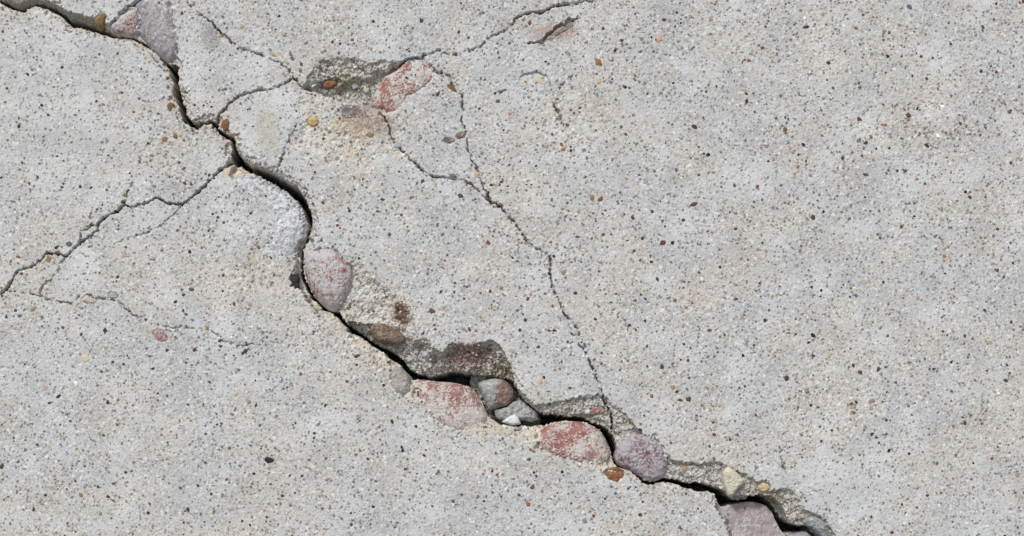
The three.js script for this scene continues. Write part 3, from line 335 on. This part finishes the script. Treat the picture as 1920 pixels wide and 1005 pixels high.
// broken concrete: coarser, no skin of cement
const BN = 512, BC = new Float32Array(BN * BN * 3), BB = new Float32Array(BN * BN).fill(0.4);
{
  const r = rng(91);
  for (let k = 0; k < BN * BN; k++) { const x = k % BN, y = (k / BN) | 0, d = smooth(-0.3, 0.4, fbm(x / 40 + 80, y / 40, 4)), v = 1 + 0.2 * noise(x / 2.4, y / 2.4) + 0.2 * fbm(x / 9, y / 9, 3) + 0.2 * (r() - 0.5); BC[k * 3] = mix(0.57, 0.48, d) * v; BC[k * 3 + 1] = mix(0.56, 0.46, d) * v; BC[k * 3 + 2] = mix(0.535, 0.42, d) * v; BB[k] = 0.4 + 0.25 * fbm(x / 7, y / 7, 3); }
  const pal = [[0.66, 0.62, 0.54], [0.72, 0.7, 0.66], [0.34, 0.33, 0.31], [0.45, 0.36, 0.27], [0.2, 0.19, 0.18], [0.1, 0.09, 0.085], [0.27, 0.17, 0.1]];
  for (let g = 0; g < 15000; g++) { const cx = r() * BN, cy = r() * BN, rad = 0.8 + 2.6 * Math.pow(r(), 3), c = pal[(Math.pow(r(), 1.3) * 7) | 0], al = 0.55 + 0.4 * r(), up = 0.5 * (r() - 0.3), R = Math.ceil(rad + 1);
    for (let dy = -R; dy <= R; dy++) for (let dx = -R; dx <= R; dx++) { const X = (cx | 0) + dx, Y = (cy | 0) + dy; if (X < 0 || Y < 0 || X >= BN || Y >= BN) continue; const d = Math.hypot(X + 0.5 - cx, (Y + 0.5 - cy) * 1.2), a = al * Math.min(1, Math.max(0, rad - d + 0.5)); if (a <= 0) continue; const k = Y * BN + X; for (let i = 0; i < 3; i++) BC[k * 3 + i] = mix(BC[k * 3 + i], c[i], a); BB[k] = mix(BB[k], 0.45 + up * Math.sqrt(Math.max(0, 1 - (d / (rad + 0.6)) ** 2)), a); } }
}
const broken = new THREE.MeshStandardMaterial({ map: tex(k => [toS(BC[k * 3]), toS(BC[k * 3 + 1]), toS(BC[k * 3 + 2])], true, BN, BN), bumpMap: tex(k => { const v = 255 * Math.min(1, Math.max(0, BB[k])); return [v, v, v]; }, false, BN, BN), bumpScale: 0.0035, roughness: 0.96, vertexColors: true });
broken.name = 'broken_concrete';

// ------------------------------------------------------------------ the pieces of the slab
const pieces = [ // tested in order; side 0 is below / left of the wide crack, 1 above / right
  { id: 'I', up: -0.4, side: 0, P: [[183, 421], [169, 423.5], [154, 432], [150.5, 442], [150.5, 454], [166, 445.5], [183, 432]], name: 'concrete_fragment', label: 'tiny concrete sliver caught between two strands of the thin branching crack' },
  { id: 'J', up: -0.5, side: 0, P: [...cut(L1, [125, 479], [12, 542]), ...[...L2].reverse()], name: 'concrete_fragment', label: 'small concrete wedge with an ochre grain between the thin crack and a hairline' },
  { id: 'A', up: -0.7, side: 0, P: [...L1, [-2800, 1600], [-2800, -3000], [700, -3000], [700, 303]], name: 'concrete_piece', label: 'pale whitish concrete corner with two orange brown grains near its tip beside the crack' },
  { id: 'B', side: 0, P: null, name: 'concrete_piece', label: 'grey concrete slab holding the bluish white broken rock and two red cobbles' },
  { id: 'E', up: 0.3, side: 1, P: [[202, 52], ...EC, [420, -300], [1000, -3000], [-2800, -3000], [-2800, -900], [-70, -30], [200, 80]], name: 'concrete_piece', label: 'concrete slab edge with an olive amber pebble above the wide crack' },
  { id: 'D', up: 0.5, side: 1, P: [...EC, ...H1, ...[...cut(DF, [406, 232], [549, 147])].reverse(), [395, 250], [325, 235], [290, 110], [200, 75]], name: 'concrete_fragment', label: 'wedge of concrete with the lilac grey cobble, pointed between a hairline and a thin crack' },
  { id: 'G', up: 0.5, side: 1, P: [...H4, ...[...cut(H3, [806, 120], [919, 376])].reverse(), [795, 106], [776, 109], [763, 111.5], [742, 129], [719, 143], [707, 160], [698, 178], [695, 197], [703, 204]], name: 'concrete_fragment', label: 'tapering concrete fragment with the red cobble at its wide end, ringed by hairline cracks' },
  { id: 'F', up: -0.4, side: 1, P: [...DF, [641, 191], [672, 194], [695, 198], [703, 205], ...H4, ...cut(H3, [919, 376], [1148, 803]), [1150, 845], [1000, 810], [920, 790], [890, 740], [700, 690], [560, 560], [540, 470], [430, 310], [395, 245]], name: 'concrete_piece', label: 'long concrete fragment with a broken lower edge between the wide crack and the long hairline' },
  { id: 'H', side: 1, P: [[1000, -3000], [420, -300], ...H1, ...cut(DF, [549, 147], [630, 186]), [641, 191], [672, 194], [695, 198], [698, 178], [707, 160], [719, 143], [742, 129], ...H2.slice(1)], name: 'concrete_piece', label: 'concrete slab with a chipped hollow full of gravel on its edge above the red cobble' },
  { id: 'C', side: 1, P: null, name: 'concrete_piece', label: 'broad plain speckled concrete slab with a cream angular pebble lodged in its broken edge' },
];
for (const p of pieces) if (p.P) p.B = bbox(p.P);
const pieceAt = (x, y, side) => { for (let i = 0; i < pieces.length; i++) { const p = pieces[i]; if (p.side === side && (!p.P || inside(p.P, p.B, x, y))) return i; } };

const axis = (a, b, step, far) => { const m = []; for (let v = a; v <= b + 1e-6; v += step) m.push(v); let s = step, v = a; while (v > a - far) { s *= 1.3; v -= s; m.unshift(v); } s = step; v = m[m.length - 1]; const e = v; while (v < e + far) { s *= 1.3; v += s; m.push(v); } return m; };
const STEP = 1.42;
const xs = axis(TX + 4, TX + TW - 4, STEP, 1300), ys = axis(TY + 4, TY + TH - 4, STEP, 1300);
const NX = xs.length, NY = ys.length;
const HH = new Float32Array(NX * NY), KD = new Uint8Array(NX * NY), SD = new Uint8Array(NX * NY);
const BASE = -110;                                   // underside of the slab, mm
for (let j = 0; j < NY; j++) for (let i = 0; i < NX; i++) { field(xs[i], ys[j]); const k = j * NX + i; HH[k] = F.h + (pieces[pieceAt(...warp(xs[i], ys[j]), F.side)].up ?? 0); KD[k] = F.kind; SD[k] = F.side; if (i === 0 || j === 0 || i === NX - 1 || j === NY - 1) HH[k] = BASE; }
const idx = (arr, v) => { let a = 0, b = arr.length - 1; while (b - a > 1) { const m = (a + b) >> 1; if (arr[m] <= v) a = m; else b = m; } return a; };
const hAt = (x, y) => { const i = idx(xs, x), j = idx(ys, y), u = (x - xs[i]) / (xs[i + 1] - xs[i]), v = (y - ys[j]) / (ys[j + 1] - ys[j]), k = j * NX + i; return mix(mix(HH[k], HH[k + 1], u), mix(HH[k + NX], HH[k + NX + 1], u), v); };
// cells -> piece and kind
const cells = pieces.map(() => [[], [], []]);
for (let j = 0; j < NY - 1; j++) for (let i = 0; i < NX - 1; i++) {
  const k = j * NX + i, x = (xs[i] + xs[i + 1]) / 2, y = (ys[j] + ys[j + 1]) / 2;
  const [wx, wy] = warp(x, y);
  const p = pieceAt(wx, wy, SD[k]); let kd = KD[k]; if (kd === 2 && pieces[p].id !== 'B') kd = 0;
  cells[p][kd].push(k);
}
cells.forEach((set) => { // separate the broken faces that do not touch; scraps stay with the surface
  const left = new Set(set[1]), faces = [];
  for (const k0 of set[1]) { if (!left.has(k0)) continue; const st = [k0], comp = []; left.delete(k0); while (st.length) { const k = st.pop(); comp.push(k); for (const q of [k - 1, k + 1, k - NX, k + NX]) if (left.delete(q)) st.push(q); } if (comp.length < 500) { for (const k of comp) set[0].push(k); } else faces.push(comp); }
  set.faces = faces;
});
const nrm = (k) => { const i = k % NX, j = (k / NX) | 0, i0 = Math.max(0, i - 1), i1 = Math.min(NX - 1, i + 1), j0 = Math.max(0, j - 1), j1 = Math.min(NY - 1, j + 1);
  const gx = (HH[j * NX + i1] - HH[j * NX + i0]) * 0.001 / ((xs[i1] - xs[i0]) * MM), gz = (HH[j1 * NX + i] - HH[j0 * NX + i]) * 0.001 / ((ys[j1] - ys[j0]) * MM), l = 1 / Math.hypot(gx, 1, gz); return [-gx * l, l, -gz * l]; };
const remap = new Int32Array(NX * NY);
function sheet(list, origin, face = false) {
  remap.fill(-1); const pos = [], nor = [], uv = [], ind = [], col = [];
  const vert = k => { if (remap[k] < 0) { remap[k] = pos.length / 3; const i = k % NX, j = (k / NX) | 0; pos.push(WX(xs[i]) - origin.x, HH[k] * 0.001 - origin.y, WZ(ys[j]) - origin.z); nor.push(...nrm(k)); if (!face) uv.push((xs[i] - TX) / TW, (ys[j] - TY) / TH); else { const x = xs[i], y = ys[j], c = [1, 1, 1]; uv.push((x - 0.7 * HH[k] * 2) / BN, (y - 1.4 * HH[k]) / BN); for (const q of stainsAndTones) { if (Math.abs(x - q[0]) > 2 * q[2] || Math.abs(y - q[1]) > 2 * q[3]) continue; const a = stainToneAt(q, x, y); for (let i = 0; i < 3; i++) c[i] = mix(c[i], q[4][i] / 0.46, a); } col.push(...c); } } return remap[k]; };
  for (const k of list) { const a = vert(k), b = vert(k + 1), c = vert(k + NX), d = vert(k + NX + 1); if (Math.abs(HH[k] - HH[k + NX + 1]) < Math.abs(HH[k + 1] - HH[k + NX])) ind.push(a, c, d, a, d, b); else ind.push(a, c, b, b, c, d); }
  const g = new THREE.BufferGeometry(); g.setAttribute('position', new THREE.Float32BufferAttribute(pos, 3)); g.setAttribute('normal', new THREE.Float32BufferAttribute(nor, 3)); g.setAttribute('uv', new THREE.Float32BufferAttribute(uv, 2)); if (face) g.setAttribute('color', new THREE.Float32BufferAttribute(col, 3)); g.setIndex(ind); return g;
}
const used = {}; const numbered = n => { const c = used[n] = (used[n] ?? -1) + 1; return c ? `${n}_${String(c).padStart(3, '0')}` : n; };
function mesh(name, g, m, parent) { const o = new THREE.Mesh(g, m); o.name = name; o.castShadow = o.receiveShadow = true; parent.add(o); return o; }
const byId = {};
pieces.forEach((p, n) => {
  let cx = 0, cy = 0, c = 0; for (const l of cells[n]) for (const k of l) { const x = xs[k % NX], y = ys[(k / NX) | 0]; if (x < 0 || y < 0 || x > PW || y > PH) continue; cx += x; cy += y; c++; }
  if (!c) { console.log('piece without cells', p.id); return; }
  const o = new THREE.Group(); o.name = numbered(p.name); o.position.set(WX(cx / c), BASE * 0.001, WZ(cy / c)); scene.add(o);
  o.userData = { label: p.label, category: 'concrete', group: 'pieces of the cracked slab' };
  byId[p.id] = o;
  mesh('surface', sheet(cells[n][0], o.position), concrete, o);
  for (const f of cells[n].faces) mesh('broken_face', sheet(f, o.position, true), broken, o);
  if (cells[n][2].length) mesh('rock', sheet(cells[n][2], o.position), concrete, o).userData.label = 'bluish white rough rock broken at the slab edge';
});
console.log('grid', NX, NY);

// ------------------------------------------------------------------ ground under the slab
{
  const g = new THREE.PlaneGeometry(8, 8, 1, 1); g.rotateX(-Math.PI / 2);
  const m = new THREE.MeshStandardMaterial({ color: new THREE.Color().setRGB(0.45, 0.42, 0.37), roughness: 1 });
  const o = mesh('ground', g, m, scene); o.position.y = BASE * 0.001 - 0.004; o.userData.kind = 'structure'; o.userData.label = 'bare earth under the slab';
}

// ------------------------------------------------------------------ stones
const stoneMat = new THREE.MeshStandardMaterial({ vertexColors: true, roughness: 0.85 }); stoneMat.name = 'stone';
function stoneGeometry(s, origin) {
  const per = s.R.reduce((a, q, i) => a + Math.hypot(q[0] - s.R[(i + 1) % s.R.length][0], q[1] - s.R[(i + 1) % s.R.length][1]), 0);
  const N = Math.min(200, Math.max(20, Math.round(per / 1.8))), M = Math.max(12, Math.round(N / 2));
  const pos = [], col = [], ind = [], hs = hueSets[s.hue], dk = s.dark ?? 1;
  const rough = s.rg ?? (s.sharp ? 0.6 : 1.3), fs = 6 + 5 * ((s.seed * 7.3) % 1), hs2 = s.two ? hueSets[s.two[0]] : hs;
  for (let m = 0; m <= M; m++) { const u = m / M * 2 - 1, rho = 1 - Math.pow(Math.abs(u), 1.6), sn = rho, cs = -Math.sign(u) * Math.sqrt(Math.max(0, 1 - Math.pow(rho, 2 / s.p)));
    for (let n = 0; n < N; n++) { const a = n / N * Math.PI * 2, rr = s.rad(a) * sn;
      const x = s.c[0] + Math.cos(a) * rr, y = s.c[1] + Math.sin(a) * rr;
      const side = cs >= 0 ? 0 : 300;
      const bump = rough * (0.9 * fbm(x / 26 + s.seed, y / 26 + side, 3) + 0.35 * noise(x / 6, y / 6 + s.seed) + 0.5 * (0.5 - worley(x / 11 + s.seed, y / 11)));
      const h = s.y + (x - s.c[0]) * s.tilt[0] + (y - s.c[1]) * s.tilt[1] + (cs >= 0 ? s.up : s.down) * cs + bump * (m === 0 || m === M ? 0.8 : 1) + 0.42 * noise(x / 2.7, y / 2.7);
      pos.push(WX(x) - origin.x, h * 0.001 - origin.y, WZ(y) - origin.z);
      const dn = 1.2 * s.up * (1 - cs), qx = x + Math.cos(a) * dn, qy = y + Math.sin(a) * dn;   // the pattern runs on down the sides
      const cov = 0.5 + 1.0 * fbm(qx / 38 + s.seed * 3, qy / 38, 4) + 0.42 * noise(qx / fs + 9, qy / fs + s.seed) + 0.8 * noise(qx / (fs * 0.38), qy / (fs * 0.38) + s.seed);
      const fl = smooth(0.16, -0.2, cov - 1.05 * s.film - (s.fd ? s.fd[0] * (qx - s.c[0]) + s.fd[1] * (qy - s.c[1]) : 0));
      const tb = smooth(-0.4, 0.5, fbm(qx / 12 + 50, qy / 12 + s.seed, 3)), v = dk * (1 + 0.32 * noise(qx / 2.1 + 7, qy / 2.1) + 0.1 * noise(qx / 14, qy / 14));
      const H = s.two && (x - s.c[0]) * s.two[1] + (y - s.c[1]) * s.two[2] + 5 * noise(x / 9, y / 9) > 0 ? hs2 : hs;
      for (let c = 0; c < 3; c++) col.push(Math.max(0.004, mix(mix(H.a[c], H.b[c], tb), H.film[c], fl) * v));
    } }
  for (let m = 0; m < M; m++) for (let n = 0; n < N; n++) { const a = m * N + n, b = m * N + (n + 1) % N, c = a + N, d = b + N; ind.push(a, b, c, b, d, c); }
  const g = new THREE.BufferGeometry(); g.setAttribute('position', new THREE.Float32BufferAttribute(pos, 3)); g.setAttribute('color', new THREE.Float32BufferAttribute(col, 3)); g.setIndex(ind); g.computeVertexNormals();
  return g;
}
for (const s of stones) {
  if (s.own) { const m = mesh(s.n, stoneGeometry(s, byId[s.own].position), stoneMat, byId[s.own]); if (s.l) m.userData.label = s.l; continue; }
  const org = new THREE.Vector3(WX(s.c[0]), (s.y - s.down) * 0.001, WZ(s.c[1]));
  const m = mesh(s.n === 'cobble' ? 'loose_cobble' : s.n, stoneGeometry(s, org), stoneMat, scene); m.position.copy(org); m.userData = { label: s.label, category: s.cat };
}

// ------------------------------------------------------------------ single grains of gravel set in the surface (about 10 px and up)
const gr = rng(77);
const grainShapes = [];
for (let v = 0; v < 7; v++) {
  const g = new THREE.OctahedronGeometry(1, 1), p = g.attributes.position, key = {};
  for (let i = 0; i < p.count; i++) { const k = [p.getX(i), p.getY(i), p.getZ(i)].map(q => q.toFixed(3)).join(); const s = key[k] ??= 0.6 + 0.55 * gr(); p.setXYZ(i, p.getX(i) * s, p.getY(i) * s, p.getZ(i) * s); }
  g.deleteAttribute('uv'); g.computeVertexNormals(); grainShapes.push(g);
}
const grainCol = { k: [0.022, 0.021, 0.024], d: [0.05, 0.045, 0.045], b: [0.1, 0.055, 0.035], r: [0.17, 0.055, 0.04], o: [0.26, 0.125, 0.055], a: [0.38, 0.24, 0.1], t: [0.48, 0.36, 0.23], g: [0.2, 0.195, 0.185], s: [0.1, 0.11, 0.13], w: [0.8, 0.79, 0.76], p: [0.4, 0.3, 0.27], c: [0.62, 0.56, 0.42], l: [0.45, 0.44, 0.44], e: [0.02, 0.06, 0.05], v: [0.22, 0.19, 0.12] };
const grainMat = {};
for (const [k, c] of Object.entries(grainCol)) grainMat[k] = [0.8, 1, 1.25].map(f => new THREE.MeshStandardMaterial({ color: new THREE.Color().setRGB(c[0] * f, c[1] * f, c[2] * f), roughness: 0.6 + 0.2 * gr() }));
// x, y, length, width, colour (angles are free unless given)
const G = `319 198 17 14 o|308 261 13 12 o|328 254 14 11 o|423 233 24 19 o|344 167 15 14 v|334 46 15 13 l|313 28 8 7 o|420 67 15 13 o|454 51 10 10 t|512 102 15 9 a|574 81 10 8 g|638 82 7 6 k|637 222 11 9 r|694 252 12 12 a|565 121 11 8 b|598 125 14 9 b|612 122 10 7 b|747 270 20 12 l|847 165 24 8 o|821 177 14 8 d|836 196 8 7 g|933 190 11 9 s|808 121 9 8 b|894 326 12 11 t|848 329 17 10 g|792 340 9 6 d|864 367 13 10 b|943 338 9 6 g|716 374 10 8 b|588 381 8 7 r|605 379 12 8 b|616 389 13 10 t|633 422 7 6 r|467 569 14 10 p|389 616 12 10 a|360 543 14 9 s|329 566 9 7 k|487 436 11 9 l|476 488 26 12 c|344 553 8 7 d|745 573 15 12 b|753 595 22 13 b|653 574 12 9 o|811 583 13 10 r|880 617 10 8 r|893 620 8 6 o|670 667 17 9 b|915 454 10 8 r|1013 716 18 11 t|812 674 13 10 b|1000 846 9 8 o|923 884 9 7 r|998 914 10 9 b|1155 925 10 7 s|1241 687 10 9 b|1290 675 9 7 d|1263 726 12 11 a|1288 730 9 7 g|1222 743 9 8 o|1275 750 10 7 b|1290 748 13 11 b|1475 709 12 9 b|1431 721 10 6 v|1417 778 15 7 b|1339 815 10 9 r|1369 824 6 6 r|1211 796 9 8 t|1284 878 11 10 a|1096 976 13 12 g|1396 982 12 10 a|1521 760 7 6 k|1525 667 7 6 d|129 457 14 12 s|91 486 15 14 a|109 472 10 7 o|35 481 9 7 o|168 406 8 7 o|150 350 7 6 k|200 356 9 6 r|332 432 8 6 o|233 480 16 11 p|220 520 9 7 b|62 578 13 11 p|29 582 9 7 r|37 592 10 8 s|197 620 12 9 d|439 570 9 7 r|448 617 9 7 g|70 332 7 6 b|42 305 8 6 b|1050 219 15 12 o|1173 251 9 6 r|1056 280 10 7 o|1053 270 6 6 r|1268 318 9 7 s|1293 310 17 8 w|1198 328 8 6 s|1005 311 6 5 k|937 346 7 6 b|1110 371 11 10 o|1127 373 15 12 o|1050 408 8 7 p|1061 405 12 5 g|1186 408 9 8 d|1157 435 18 8 w|1208 443 15 6 g|1243 455 13 10 r|1189 470 9 6 b|1057 511 11 9 v|891 423 11 8 w|1233 524 9 6 d|1300 383 20 8 b|993 43 11 9 r|1169 30 18 8 l|1131 54 9 7 k|1245 37 11 9 r|1331 35 10 7 p|1203 73 14 8 p|1235 72 15 12 t|1122 117 22 16 o|1123 153 16 12 t|1114 139 8 7 p|1302 238 14 8 b|1327 291 12 9 k|1295 296 7 6 r|1343 162 7 6 d|1180 165 6 6 d|1009 147 22 16 c|1040 192 12 9 g|1518 20 15 6 p|1512 50 12 6 k|1509 33 8 7 w|1582 48 10 8 w|1706 14 13 9 s|1868 7 7 6 d|1863 37 8 6 s|1640 88 11 8 t|1635 100 8 7 g|1553 118 9 7 e|1562 164 9 8 b|1472 243 11 8 o|1611 223 14 9 b|1657 234 15 6 o|1703 215 13 10 d|1703 223 10 8 a|1767 200 15 9 w|1759 167 20 4 k|1610 263 14 8 v|1623 269 14 9 b|1633 257 10 8 v|1580 296 10 9 b|1760 255 13 8 w|1738 273 12 9 d|1820 252 11 6 s|1801 231 12 8 b|1911 163 11 9 g|1895 118 7 6 g|1848 166 12 7 t|1894 208 13 7 s|1838 254 9 6 o|1519 329 10 8 g|1697 320 10 8 b|1895 306 8 7 b|1711 142 8 6 k|1782 82 9 6 k|1496 313 9 8 o|1570 330 13 9 c|1524 629 12 10 k|1516 642 7 6 k|1613 698 10 8 b|1647 693 13 8 b|1704 680 13 7 g|1600 685 9 6 k|1635 752 14 10 p|1633 765 12 9 p|1751 692 9 7 d|1783 679 9 7 d|1855 642 11 9 t|1886 713 11 8 b|1809 793 10 9 b|1859 860 10 9 o|1635 813 8 6 k|1643 820 7 6 k|1850 695 7 6 r|1896 604 8 6 r|1705 851 8 7 d|1560 807 7 6 k|1907 891 11 8 p|1768 621 7 6 d|160 672 20 15 c|85 728 12 10 p|202 754 11 9 k|110 743 11 7 k|93 755 11 7 d|142 718 10 8 w|287 691 9 5 k|280 668 9 6 o|412 639 10 8 b|365 656 11 9 b|447 694 11 7 g|460 659 10 8 d|325 793 15 10 c|220 797 7 7 r|194 816 8 6 b|415 794 9 6 b|152 928 10 8 o|214 907 12 6 b|32 923 11 6 g|63 956 10 8 d|338 915 10 8 o|425 899 9 6 r|3 875 14 9 b|353 957 12 7 d|505 862 19 12 k|30 877 9 7 g|1524 408 12 9 d|1500 470 9 7 g|1430 455 8 7 b|1620 566 10 9 w|1540 545 8 6 k|1770 480 9 7 o|1720 560 8 7 p|1870 430 9 7 b|1810 360 8 6 k|1650 440 11 8 t|1380 560 9 7 r|1330 620 12 8 o|1180 610 9 6 d|1210 560 8 6 k|1400 640 9 8 t|1150 580 8 7 g|1350 500 7 6 k|780 800 8 7 r|690 860 9 7 b|610 760 8 6 d|560 690 9 7 p|480 760 9 6 d|530 930 9 8 b|700 950 8 7 k|850 940 10 8 r|760 880 9 7 d|620 900 11 9 t|990 945 11 9 o|1200 965 9 7 d|650 715 8 7 b|735 790 9 7 k|430 840 8 6 r|985 600 9 7 k|870 560 8 6 d|790 470 9 7 w|730 440 8 7 b|850 500 8 6 t|940 540 10 8 p|700 350 9 8 w|655 395 8 6 d|770 370 9 7 o|990 560 9 7 r|1010 650 8 6 b|830 440 10 7 g|220 100 8 6 d|150 120 9 8 t|90 215 8 7 b|180 190 7 6 k|250 210 8 7 o|60 130 9 7 g|600 60 9 7 t|700 40 9 8 k|790 38 12 9 d|860 60 9 7 b|900 25 11 8 g|660 75 8 6 r|1430 90 9 8 b|1400 190 8 7 k|1450 300 9 7 t|1380 400 10 8 g|1420 350 8 7 r`.split('|').map(s => { const q = s.split(' '); return [+q[0], +q[1], +q[2], +q[3], q[4]]; });
const qa = new THREE.Quaternion(), eu = new THREE.Euler();
for (const [x, y, len, wid, c] of G) {
  field(x, y); const p = pieceAt(x, y, F.side), o = byId[pieces[p].id]; if (!o) continue;
  const m = mesh('gravel_grain', grainShapes[(gr() * 7) | 0], grainMat[c][(gr() * 3) | 0], o);
  const r = (len + wid) / 4, hh = hAt(x, y);
  m.position.set(WX(x) - o.position.x, hh * 0.001 - 0.05 * r * MM - o.position.y, WZ(y) - o.position.z);
  m.scale.set(len * MM * 0.56, Math.min(len, wid) * MM * 0.17, wid * MM * 0.56); m.rotation.set(0.2 * (gr() - 0.5), gr() * Math.PI, 0.2 * (gr() - 0.5));
}
// finer sand proud of the surface: too many to count
{
  const T = {}; for (const p of pieces) T[p.id] = [];
  const keys = 'kkddggsbbbbrottttppwlllcc';
  for (let i = 0; i < 5000; i++) { const x = -60 + gr() * 2040, y = -70 + gr() * 1145; const u = gr(); field(x, y, false); if (F.kind === 1 && F.zone === 0) continue; if (gr() < 0.6 * patch(palePatches, x, y)) continue; T[pieces[pieceAt(x, y, F.side)].id].push([x, y, 1.1 + 2.9 * u * u * u * u, keys[(gr() * keys.length) | 0]]); }
  const crumb = 'lllllcccctwggpp';               // crumbs of mortar and sand lying on the broken faces and lips
  for (let i = 0, n = 0; i < 400000 && n < 3600; i++) { const x = -60 + gr() * 1720, y = -60 + gr() * 1130; if (Math.abs(y - 0.62 * x) > 320) continue; field(x, y, false); if (F.gap || (F.zone && F.kind === 0 && gr() < 0.55) || (!F.zone && F.fresh < 0.3 && !(patch(coarsePatches, x, y) > 0.5 && gr() < 0.35)) || stones.some(s => s.own && x > s.B[0] && x < s.B[2] && y > s.B[1] && y < s.B[3] && s.top(x, y)[1] < 0.93)) continue; n++; const u = gr(); T[pieces[pieceAt(x, y, F.side)].id].push([x, y, 0.9 + 2.0 * u * u * u, crumb[(gr() * crumb.length) | 0]]); }
  const M4 = new THREE.Matrix4(), P = new THREE.Vector3(), S = new THREE.Vector3(), col = new THREE.Color();
  const white = new THREE.MeshStandardMaterial({ color: 0xffffff, roughness: 0.8 });
  for (const p of pieces) { const o = byId[p.id], L = T[p.id]; if (!o || !L.length) continue;
    const im = new THREE.InstancedMesh(grainShapes[2], white, L.length); im.name = 'sand'; im.userData.kind = 'stuff'; im.castShadow = im.receiveShadow = true;
    L.forEach(([x, y, r, c], n) => { eu.set(0.5 * (gr() - 0.5), gr() * 6.28, 0.5 * (gr() - 0.5)); qa.setFromEuler(eu); const e = 0.65 + 0.35 * gr(), f = 0.8 + 0.4 * gr();
      P.set(WX(x) - o.position.x, hAt(x, y) * 0.001 - 0.0001 - o.position.y, WZ(y) - o.position.z); S.set(r * MM * 1.1, r * MM * 0.5, r * MM * 1.1 * e); M4.compose(P, qa, S); im.setMatrixAt(n, M4); const g = grainCol[c]; im.setColorAt(n, col.setRGB(g[0] * f, g[1] * f, g[2] * f)); });
    o.add(im); }
}

// ------------------------------------------------------------------ draw
const renderer = new THREE.WebGLRenderer({ antialias: true });
renderer.setSize(1024, 536);
renderer.toneMapping = THREE.LinearToneMapping; renderer.toneMappingExposure = EXPOSURE;
renderer.shadowMap.enabled = true; renderer.outputColorSpace = THREE.SRGBColorSpace;
renderer.render(scene, camera);
